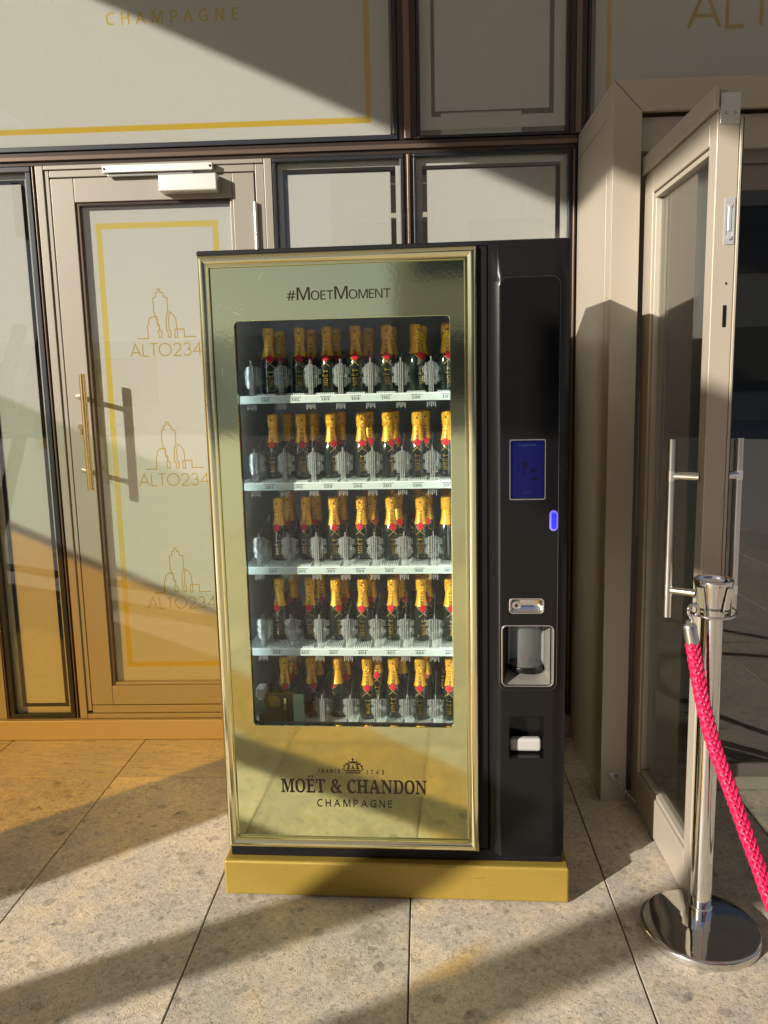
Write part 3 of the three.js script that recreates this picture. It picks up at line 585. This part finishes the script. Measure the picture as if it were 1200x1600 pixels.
    for (let k = 0; k < 8; k++) {
      const u = 0.105 + k * 0.0903, c = [], w = [];
      for (const q of [-0.0055, 0, 0.0055]) c.push(bx(u + q - 0.0015, u + q + 0.0015, y + 0.0138, y + (q ? 0.104 : 0.118), -0.142, -0.134 + (q ? 0 : 0.002)));   // front post
      w.push(bx(u - 0.0015, u + 0.0015, y + 0.0138, y + 0.1, -0.24, -0.1421));                      // long fin between the lanes
      w.push(extrude(poly([[0.1421, 0.1], [0.3, 0.1], [0.3, 0.15], [0.18, 0.12]]), 0.003).rotateY(Math.PI / 2).translate(u - 0.0015, y, 0));
      for (const sx of [-1, 1]) {
        const box = (o0, o1, y0, y1, z, th = 0.0016) => {                                            // an open clear plate: bright edges round a see-through field
          const P = (a, b, e, f) => c.push(bx(Math.min(u + sx * a, u + sx * b), Math.max(u + sx * a, u + sx * b), y + e, y + f, z, z + 0.005));
          P(o0, o0 + th, y0, y1); P(o1 - th, o1, y0, y1); P(o0 + th, o1 - th, y0, y0 + th); P(o0 + th, o1 - th, y1 - th, y1);
          w.push(bx(Math.min(u + sx * (o0 + th), u + sx * (o1 - th)), Math.max(u + sx * (o0 + th), u + sx * (o1 - th)), y + y0 + th, y + y1 - th, z + 0.001, z + 0.003));
        };
        box(0.0088, 0.0165, 0.036, 0.1, -0.152); box(0.0135, 0.0212, 0.043, 0.094, -0.162);
        box(0.0195, 0.0268, 0.046, 0.062, -0.172); box(0.0195, 0.0268, 0.074, 0.09, -0.172); box(0.0125, 0.02, 0.064, 0.072, -0.146, 0.0012);
      }
      for (let q = -2; q <= 2; q++) c.push(bx(u + q * 0.006 - 0.0014, u + q * 0.006 + 0.0014, y - 0.026 - (q % 2 ? 0 : 0.004), y - 0.0135, -0.135, -0.126));
      part('lane_divider', merge(c), M.clear, sh); part('divider_wing', merge(w), M.clearWing, sh);
    }
  });
  // the machine's own cool light: slim strips behind the sides of the window
  for (const [u, n] of [[0.07, 1], [0.732, -1]]) {
    const g = sub('led_strip', vm);
    part('lamp_cover', bx(u - 0.006, u + 0.006, 0.56, 1.74, -0.062, -0.05, 0.003), std({ color: rgb(0.8, 0.85, 0.9), roughness: 0.4, emissive: rgb(0.7, 0.9, 1), emissiveIntensity: 1.5 }), g);
    const l = new THREE.RectAreaLight(new THREE.Color().setRGB(0.92, 0.97, 1), 16, 0.012, 1.18);
    l.position.set(u, 1.15, -0.064); l.lookAt(u + n * 0.35, 1.15, -0.364); l.rotation.set(0, Math.PI + n * -0.86, 0); g.add(l);
  }
  // delivery lift seen in the lower left corner of the window
  const lift = sub('delivery_lift', vm);
  part('bracket', merge([bx(0.092, 0.118, 0.612, 0.64, -0.11, -0.06, 0.003), bx(0.098, 0.112, 0.6, 0.6115, -0.105, -0.07, 0.002)]), M.grey, lift);
  const cs = roundRect(new THREE.Shape(), 0.09, 0.5, 0.235, 0.61, 0.004); cs.holes.push(roundRect(new THREE.Path(), 0.107, 0.566, 0.16, 0.604, 0.012));
  part('cup_front', extrude(cs, 0.004).translate(0, 0, -0.1), std({ color: rgb(0.03, 0.05, 0.04), roughness: 0.15, transmission: 0.0 }), lift);
  part('cup_liner', bx(0.1, 0.2, 0.54, 0.609, -0.115, -0.11), M.goldPaint, lift);
  part('guide_rail', bx(0.172, 0.181, 0.49, 0.6, -0.094, -0.088, 0.002), M.goldFrame, lift);
  // control column: a rounded black front with bevelled top and sides
  const firstOfColumn = vm.children.length;
  const section = [[0.8075, 0.012], [0.8075, 0.024], [0.8095, 0.027], [0.8325, 0.0515], [0.8365, 0.0542], [0.843, 0.055], [0.985, 0.055], [0.9945, 0.0542], [0.999, 0.0515], [1.025, 0.027], [1.0285, 0.024], [1.0285, 0.012]];
  const clip = (a, b) => { const at = (u) => { for (let i = 2; i + 1 < section.length; i++) if (section[i][0] <= u && section[i + 1][0] >= u) { const [p, q] = [section[i], section[i + 1]], k = (u - p[0]) / (q[0] - p[0] || 1); return p[1] + (q[1] - p[1]) * k; } return 0; }; const r = section.filter(([u], i) => (u > a && u < b)); if (a > 0.808) r.unshift([a, at(a)]); if (b < 1.028) r.push([b, at(b)]); if (a <= 0.808) r.unshift(section[0], section[1]); if (b >= 1.028) r.push(section[10], section[11]); return r.filter((p, i) => !i || p[0] !== r[i - 1][0] || p[1] !== r[i - 1][1]); };
  const strip = (a, b, ys) => grid(ys.map(([y, k, pull = 0]) => clip(a, b).map(([u, v]) => [u, y, v])), 0.75);
  const colParts = [
    strip(0.8, 1.04, [[0.157, 1], [0.47, 1]]),
    strip(0.8, 0.864, [[0.47, 1], [0.598, 1]]), strip(0.964, 1.04, [[0.47, 1], [0.598, 1]]),
    strip(0.8, 1.04, [[0.598, 1], [0.691, 1]]),
    strip(0.8, 0.85, [[0.691, 1], [1.83, 1]]), strip(0.98, 1.04, [[0.691, 1], [1.83, 1]]),
    grid([[1.83, 1], [1.842, 1], [1.85, 0.96], [1.93, 0.08], [1.938, 0.0], [1.9385, -1]].map(([y, k]) => section.map(([u, v]) => [u, y, k < 0 ? 0.011 : v > 0.024 ? 0.024 + (v - 0.024) * k : v])), 0.5),
  ];
  part('control_column', merge(colParts), M.black, vm);
  // glossy panel
  const pn = roundRect(new THREE.Shape(), 0.836, 0.682, 0.9975, 1.838, 0.022);
  pn.holes.push(roundRect(new THREE.Path(), 0.843, 0.697, 0.987, 0.876, 0.014));
  pn.holes.push(roundRect(new THREE.Path(), 0.8665, 1.241, 0.9585, 1.401, 0.003));
  pn.holes.push(roundRect(new THREE.Path(), 0.866, 0.915, 0.957, 0.953, 0.008));
  part('control_panel', extrude(pn, 0.012, 0.003, 10).translate(0, 0, 0.0545), M.piano, vm);
  const tr = roundRect(new THREE.Shape(), 0.8345, 0.6805, 0.999, 1.8395, 0.0235); tr.holes.push(roundRect(new THREE.Path(), 0.8363, 0.6823, 0.9972, 1.8377, 0.0217));
  part('panel_trim', extrude(tr, 0.008, 0.0006, 10).translate(0, 0, 0.0535), M.trim, vm);
  // touch screen
  const scr = sub('touch_screen', vm);
  const stx = canvasTex(368, 640, (x, w, h) => {
    x.fillStyle = '#0b1f8a'; x.fillRect(0, 0, w, h);
    for (let i = 0; i < w; i += 7) { x.fillStyle = (i / 7) % 2 ? 'rgba(40,70,190,0.25)' : 'rgba(0,0,20,0.25)'; x.fillRect(i, 0, 4, h); }
    x.fillStyle = '#8fa3d8'; x.textAlign = 'center'; x.font = '30px sans-serif'; x.fillText('Accepts Cards', w / 2, 58);
    x.fillStyle = '#6f84bd'; x.font = '22px sans-serif'; x.fillText('Tap card', w / 2, 588);
    x.fillStyle = 'rgba(10,12,30,0.85)'; x.fillRect(135, 230, 22, 150); x.beginPath(); x.arc(170, 270, 26, 0, 7); x.fill(); x.save(); x.translate(250, 330); x.rotate(-0.6); x.scale(1.6, 1); x.beginPath(); x.arc(0, 0, 24, 0, 7); x.fill(); x.restore(); x.save(); x.translate(270, 425); x.rotate(-0.3); x.scale(1.7, 1); x.beginPath(); x.arc(0, 0, 22, 0, 7); x.fill(); x.restore();
  });
  part('display', new THREE.PlaneGeometry(0.091, 0.159).translate(0.9125, 1.321, 0.0605), std({ color: rgb(0.003, 0.003, 0.01), roughness: 0.15, specularIntensity: 0.35, emissive: rgb(1, 1, 1), emissiveMap: stx, emissiveIntensity: 0.15 }), scr);
  const sb = roundRect(new THREE.Shape(), 0.863, 1.237, 0.962, 1.405, 0.005); sb.holes.push(roundRect(new THREE.Path(), 0.8655, 1.24, 0.9595, 1.402, 0.004));
  part('bezel', extrude(sb, 0.002).translate(0, 0, 0.0662), M.satin, scr);
  // card reader light
  const rd = sub('card_reader', vm);
  const capsule = (x0, x1, y0, y1) => roundRect(new THREE.Shape(), x0, y0, x1, y1, (x1 - x0) / 2 - 1e-4);
  part('reader_rim', extrude(capsule(0.9735, 0.9965, 1.149, 1.207), 0.005, 0.0015).translate(0, 0, 0.0666), std({ color: rgb(0.1, 0.1, 0.35), roughness: 0.2, emissive: rgb(0.2, 0.16, 0.9), emissiveIntensity: 0.5 }), rd);
  part('reader_led', extrude(capsule(0.978, 0.992, 1.1545, 1.2015), 0.003, 0.001).translate(0, 0, 0.0718), std({ color: rgb(0.01, 0.01, 0.2), roughness: 0.25, emissive: rgb(0.02, 0.02, 1), emissiveIntensity: 0.9 }), rd);
  // lock recess
  const lk = sub('lock_recess', vm);
  const ls = roundRect(new THREE.Shape(), 0.862, 0.911, 0.961, 0.957, 0.011); ls.holes.push(roundRect(new THREE.Path(), 0.8665, 0.9155, 0.9565, 0.9525, 0.008));
  part('surround', extrude(ls, 0.005, 0.0015).translate(0, 0, 0.0662), M.satin, lk);
  part('dish', grid([0, 1, 2, 3, 4, 5, 6].map((j) => [...Array(13).keys()].map((i) => { const a = i / 12 * 2 - 1, b = j / 6 * 2 - 1; return [0.9115 + a * 0.0465, 0.934 + b * 0.02, 0.066 - 0.011 * (1 - a ** 4) * (1 - b ** 4)]; })), 1), M.chrome, lk);
  part('lock_barrel', merge([cyl([0.883, 0.934, 0.054], [0.883, 0.934, 0.0655], 0.0105, 24), new THREE.TorusGeometry(0.0115, 0.0018, 8, 24).translate(0.883, 0.934, 0.0645)]), M.chrome, lk);
  part('keyhole', new THREE.CylinderGeometry(0.0045, 0.0045, 0.001, 14).rotateX(Math.PI / 2).translate(0.883, 0.934, 0.0662), M.ink, lk);
  // collection hatch
  const ht = sub('collection_hatch', vm);
  const hs = roundRect(new THREE.Shape(), 0.8405, 0.6945, 0.9895, 0.8785, 0.016); hs.holes.push(roundRect(new THREE.Path(), 0.8445, 0.6985, 0.9855, 0.8745, 0.0135));
  part('hatch_rim', extrude(hs, 0.006, 0.0015).translate(0, 0, 0.0655), M.satin, ht);
  const A = [0.844, 0.986, 0.698, 0.875, 0.062], B = [0.866, 0.968, 0.725, 0.862, 0.0];
  const flare = (pts) => grid(pts, 0.3);
  part('hatch_flare', merge([
    flare([[[A[1], A[2], A[4]], [A[1], A[3], A[4]]], [[B[1], B[2], B[4]], [B[1], B[3], B[4]]]]),
    flare([[[A[0], A[2], A[4]], [A[1], A[2], A[4]]], [[B[0], B[2], B[4]], [B[1], B[2], B[4]]]]),
    flare([[[A[0], A[3], A[4]], [A[1], A[3], A[4]]], [[B[0], B[3], B[4]], [B[1], B[3], B[4]]]]),
  ]), M.hatch, ht);
  part('hatch_flare', flare([[[A[0], A[2], A[4]], [A[0], A[3], A[4]]], [[B[0], B[2], B[4]], [B[0], B[3], B[4]]]]), M.matteBlack, ht);
  part('hatch_back', merge([bx(0.86, 0.975, 0.72, 0.87, -0.1, -0.096), bx(0.8655, 0.868, 0.72, 0.87, -0.096, -0.001), bx(0.9665, 0.969, 0.72, 0.87, -0.096, -0.001), bx(0.868, 0.9665, 0.8625, 0.866, -0.096, -0.001)]), M.grey, ht);
  part('rotating_door', new THREE.CylinderGeometry(0.049, 0.049, 0.138, 32, 1, true, -1.15, 2.3).translate(0.9165, 0.794, -0.012), std({ color: rgb(0.75, 0.8, 0.77), roughness: 0.05, transmission: 0.92, thickness: 0 }), ht);
  part('cup_floor', lathe([[0, 0.722], [0.051, 0.722], [0.0535, 0.726], [0.0535, 0.737], [0.05, 0.739], [0.046, 0.732], [0, 0.731]], 40).translate(0.9165, 0, -0.012), M.black, ht);
  part('red_mark', bx(0.916, 0.925, 0.735, 0.752, -0.05, -0.046), M.red, ht);
  // coin return
  const cr = sub('coin_return', vm);
  part('recess', merge([
    flare([[[0.864, 0.598, 0.055], [0.964, 0.598, 0.055]], [[0.866, 0.592, 0.01], [0.962, 0.592, 0.01]], [[0.866, 0.5, -0.005], [0.962, 0.5, -0.005]]]),
    flare([[[0.864, 0.47, 0.055], [0.864, 0.598, 0.055]], [[0.866, 0.475, -0.005], [0.866, 0.592, 0.01]]]), flare([[[0.964, 0.47, 0.055], [0.964, 0.598, 0.055]], [[0.962, 0.475, -0.005], [0.962, 0.592, 0.01]]]),
    flare([[[0.864, 0.47, 0.055], [0.964, 0.47, 0.055]], [[0.866, 0.475, -0.005], [0.962, 0.475, -0.005]]]),
  ]), M.piano, cr);
  part('flap', bx(0.8665, 0.9615, 0.4765, 0.518, 0.004, 0.03, 0.009), M.white, cr);
  part('lip', bx(0.862, 0.966, 0.4655, 0.4705, 0.048, 0.0575, 0.002), M.piano, cr);
  for (const c of vm.children.slice(firstOfColumn)) c.position.z -= 0.023;
}
{
  const t = thing('machine_plinth', 'low gold painted plinth box under the vending machine', 'plinth', [-0.5797, 0, 1.1187], -0.0418);
  const g = uvMetres(new RoundedBoxGeometry(1.059, 0.1145, 0.83, 3, 0.009).translate(0.5153, 0.0585, -0.389)), uv = g.attributes.uv;
  for (let i = 0; i < uv.count; i++) uv.setXY(i, uv.getX(i) / 1.1 + 0.02, uv.getY(i) / 0.275 + 0.3);
  part('box', g, M.goldPaint, t);
}

// ---------------------------------------------------------------- bottles
const foilTex = canvasTex(512, 512, (x, w, h) => {
  x.fillStyle = '#dea42a'; x.fillRect(0, 0, w, h);
  const r = rng(5); for (let i = 0; i < 900; i++) { x.fillStyle = r() < 0.5 ? 'rgba(255,225,120,0.16)' : 'rgba(120,70,0,0.14)'; x.fillRect(r() * w, r() * h, 2 + r() * 9, 2 + r() * 26); }
  x.fillStyle = '#140a02'; x.save(); x.translate(w / 2, 400); x.rotate(-Math.PI / 2); x.textAlign = 'center'; x.font = 'bold 80px serif'; [...'MOËT'].forEach((c, i) => x.fillText(c, (i - 1.5) * 62 + 30, 28)); x.restore();
  x.font = 'bold 44px serif'; x.textAlign = 'center'; x.beginPath(); for (let i = 0; i < 10; i++) { const a = i * Math.PI / 5 - Math.PI / 2, q = i % 2 ? 9 : 22; x.lineTo(w / 2 + q * Math.cos(a), 110 + q * 1.2 * Math.sin(a)); } x.fill();
});
const bodyTex = canvasTex(512, 512, (x, w, h) => {
  x.fillStyle = '#0c1a0e'; x.fillRect(0, 0, w, h);
  x.fillStyle = '#c8982c'; x.save(); x.translate(w / 2, 322); x.rotate(-Math.PI / 2); x.textAlign = 'center'; x.font = '60px serif'; [...'MOËT'].forEach((c, i) => x.fillText(c, (i - 1.5) * 54, 24)); x.restore();
  x.strokeStyle = '#b98b3c'; x.lineWidth = 5; for (const s of [-1, 1]) { x.beginPath(); x.moveTo(w / 2 + s * 95, 30); x.lineTo(w / 2 - s * 45, 185); x.stroke(); }
});
function withV(g, y0, y1) { const p = g.attributes.position, uv = g.attributes.uv; for (let i = 0; i < p.count; i++) uv.setY(i, (p.getY(i) - y0) / (y1 - y0)); return g; }
const bodyG = withV(lathe([[0.0, 0.003], [0.02, 0.0], [0.0248, 0.0012], [0.0268, 0.005], [0.027, 0.05], [0.0268, 0.078], [0.0254, 0.09], [0.0228, 0.102], [0.0196, 0.113], [0.0168, 0.123]], 28).rotateY(Math.PI), 0, 0.123);
const neckG = withV(lathe([[0.0206, 0.1115], [0.0192, 0.116], [0.0172, 0.1255], [0.0154, 0.138], [0.0141, 0.15], [0.0137, 0.158]], 28).rotateY(Math.PI), 0.1115, 0.2);
const capG = withV(lathe([[0.0137, 0.157], [0.0158, 0.1585], [0.0168, 0.162], [0.016, 0.1655], [0.0166, 0.171], [0.0172, 0.185], [0.0166, 0.195], [0.0146, 0.1988], [0.008, 0.2], [0, 0.2]], 28).rotateY(Math.PI), 0.1115, 0.2);
const medalG = (() => { const g = new THREE.CircleGeometry(0.0106, 20), p = g.attributes.position; for (let i = 0; i < p.count; i++) { const x = p.getX(i), y = 0.106 + p.getY(i), r = 0.0236 - (y - 0.1) * 0.31 + 0.0014; p.setXYZ(i, x, y, Math.sqrt(Math.max(0, r * r - x * x))); } g.computeVertexNormals(); return g; })();
const bottleM = std({ map: bodyTex, roughness: 0.12, clearcoat: 0.5, clearcoatRoughness: 0.05 });
const neckM = std({ map: foilTex, roughness: 0.34, metalness: 0.3, bumpMap: crinkle, bumpScale: 0.0003 });
const foilM = std({ map: foilTex, roughness: 0.28, metalness: 0.4, bumpMap: crinkle, bumpScale: 0.0022 });
const medalM = std({ color: rgb(0.42, 0.01, 0.02), roughness: 0.6, specularIntensity: 0.3 });
[1.525, 1.262, 1.0, 0.738, 0.475].forEach((y, s) => {
  for (let k = 0; k < 7; k++) for (let d = 0; d < 3; d++) {
    const shelf = ['top', 'second', 'middle', 'fourth', 'bottom'][s], lane = ['leftmost', 'second', 'third', 'middle', 'fifth', 'sixth', 'rightmost'][k];
    const label = d ? `${['', 'middle', 'rear'][d]} gold-capped bottle in the ${lane} lane of the ${shelf} shelf${d > 1 ? ', farthest back' : ', behind the foremost'}` : `foremost gold-capped champagne bottle in the ${lane} lane of the ${shelf} shelf`;
    const jx = d === 1 ? 0.02 + (rnd() - 0.6) * 0.02 : (rnd() - 0.5) * (d ? 0.03 : 0.012), yaw = (rnd() - 0.5) * (rnd() < 0.4 ? 2.2 : 0.7);
    const t = thing('champagne_bottle', label, 'bottle', inMachine(0.15 + k * 0.0903 + jx, y + 0.0187, -0.2 - d * 0.1 - rnd() * 0.022), -0.0418 + yaw, 'small champagne bottles on the shelves inside the machine');
    part('glass_body', bodyG, bottleM, t); part('neck_foil', neckG, neckM, t); part('cap_foil', capG, foilM, t); part('seal', medalG, medalM, t);
  }
});

// ---------------------------------------------------------------- what stands round the place, outside the picture
{
  const t = thing('entrance_canopy', 'deep roof canopy over the shopfront, out of view above', 'canopy', [-4, 4.38, 0]);
  part('slab', bx(0, 12, 0.03, 0.3, -0.1, 7.5), M.concrete, t); part('soffit', bx(0, 12, 0.002, 0.029, -0.1, 7.5), std({ color: rgb(0.74, 0.72, 0.69), roughness: 0.8 }), t);
}
{
  const t = thing('terrace_windscreen', 'timber and glass terrace windscreen out of view on the left', 'windscreen', [-4, 0, 0]);
  part('solid_panel', bx(-0.03, 0.03, 0, 1.99, 2.95, 3.46), M.concrete, t); part('solid_panel', bx(-0.03, 0.03, 0, 0.6, -3, 2.949), M.concrete, t);
  part('amber_panel', bx(-0.004, 0.004, 0.601, 1.985, -3, 2.949), std({ color: rgb(0.84, 0.61, 0.17), roughness: 0, transmission: 1, thickness: 0, ior: 1.5 }), t);
  part('glass_panel', bx(-0.004, 0.004, 2.0, 2.57, -3, 3.46), M.tint, t);
  part('rail', bx(-0.03, 0.03, 1.9855, 1.9995, -3, 3.46), M.concrete, t);
  const rake = (z0, y0, z1, y1, w) => part('raking_strut', extrude(poly([[z0 - w / 2, y0], [z0 + w / 2, y0], [z1 + w / 2, y1], [z1 - w / 2, y1]]), 0.06).rotateY(-Math.PI / 2).translate(0.03, 0, 0), M.concrete, t);
  rake(3.216, 0, 4.825, 2.3, 0.2); rake(3.79, 0, 5.47, 2.4, 0.2);
  part('amber_panel', bx(-0.004, 0.004, 1.0, 1.9, 4.93, 5.5), std({ color: rgb(0.97, 0.8, 0.46), roughness: 0, transmission: 1, thickness: 0, ior: 1.5 }), t);
  part('hanging_beam', bx(-0.03, 0.03, 3.2, 3.72, 4.95, 6.2), M.concrete, t);
}
function block(label, x0, x1, y1, z0, z1, wall, rows, cols) {
  const t = thing('facing_building', label, 'building', [x0, 0, z0]);
  const w = x1 - x0;
  part('wall', bx(0, w, -0.02, y1, 0, z1 - z0), wall, t);
  const g = [], fh = y1 / rows, cw = w / cols;
  for (let r = 0; r < rows; r++) for (let c = 0; c < cols; c++) g.push(bx(c * cw + cw * 0.18, (c + 1) * cw - cw * 0.18, r * fh + fh * 0.25, (r + 1) * fh - fh * 0.2, -0.06, 0.04));
  const m = part('windows', merge(g), M.facing, t); m.userData.kind = 'stuff';
}
M.facing = std({ color: rgb(0.06, 0.07, 0.08), roughness: 0.08, metalness: 0.3 });
block('low pale pavilion across the square, out of view behind', -40, -4, 4.2, 36, 46, std({ color: rgb(0.8, 0.79, 0.75), roughness: 0.8 }), 1, 5);
block('tall brown office block across the square, out of view behind', -3.2, 40, 14, 31, 42, std({ color: rgb(0.5, 0.45, 0.38), roughness: 0.7 }), 3, 9);

renderer.render(scene, camera);
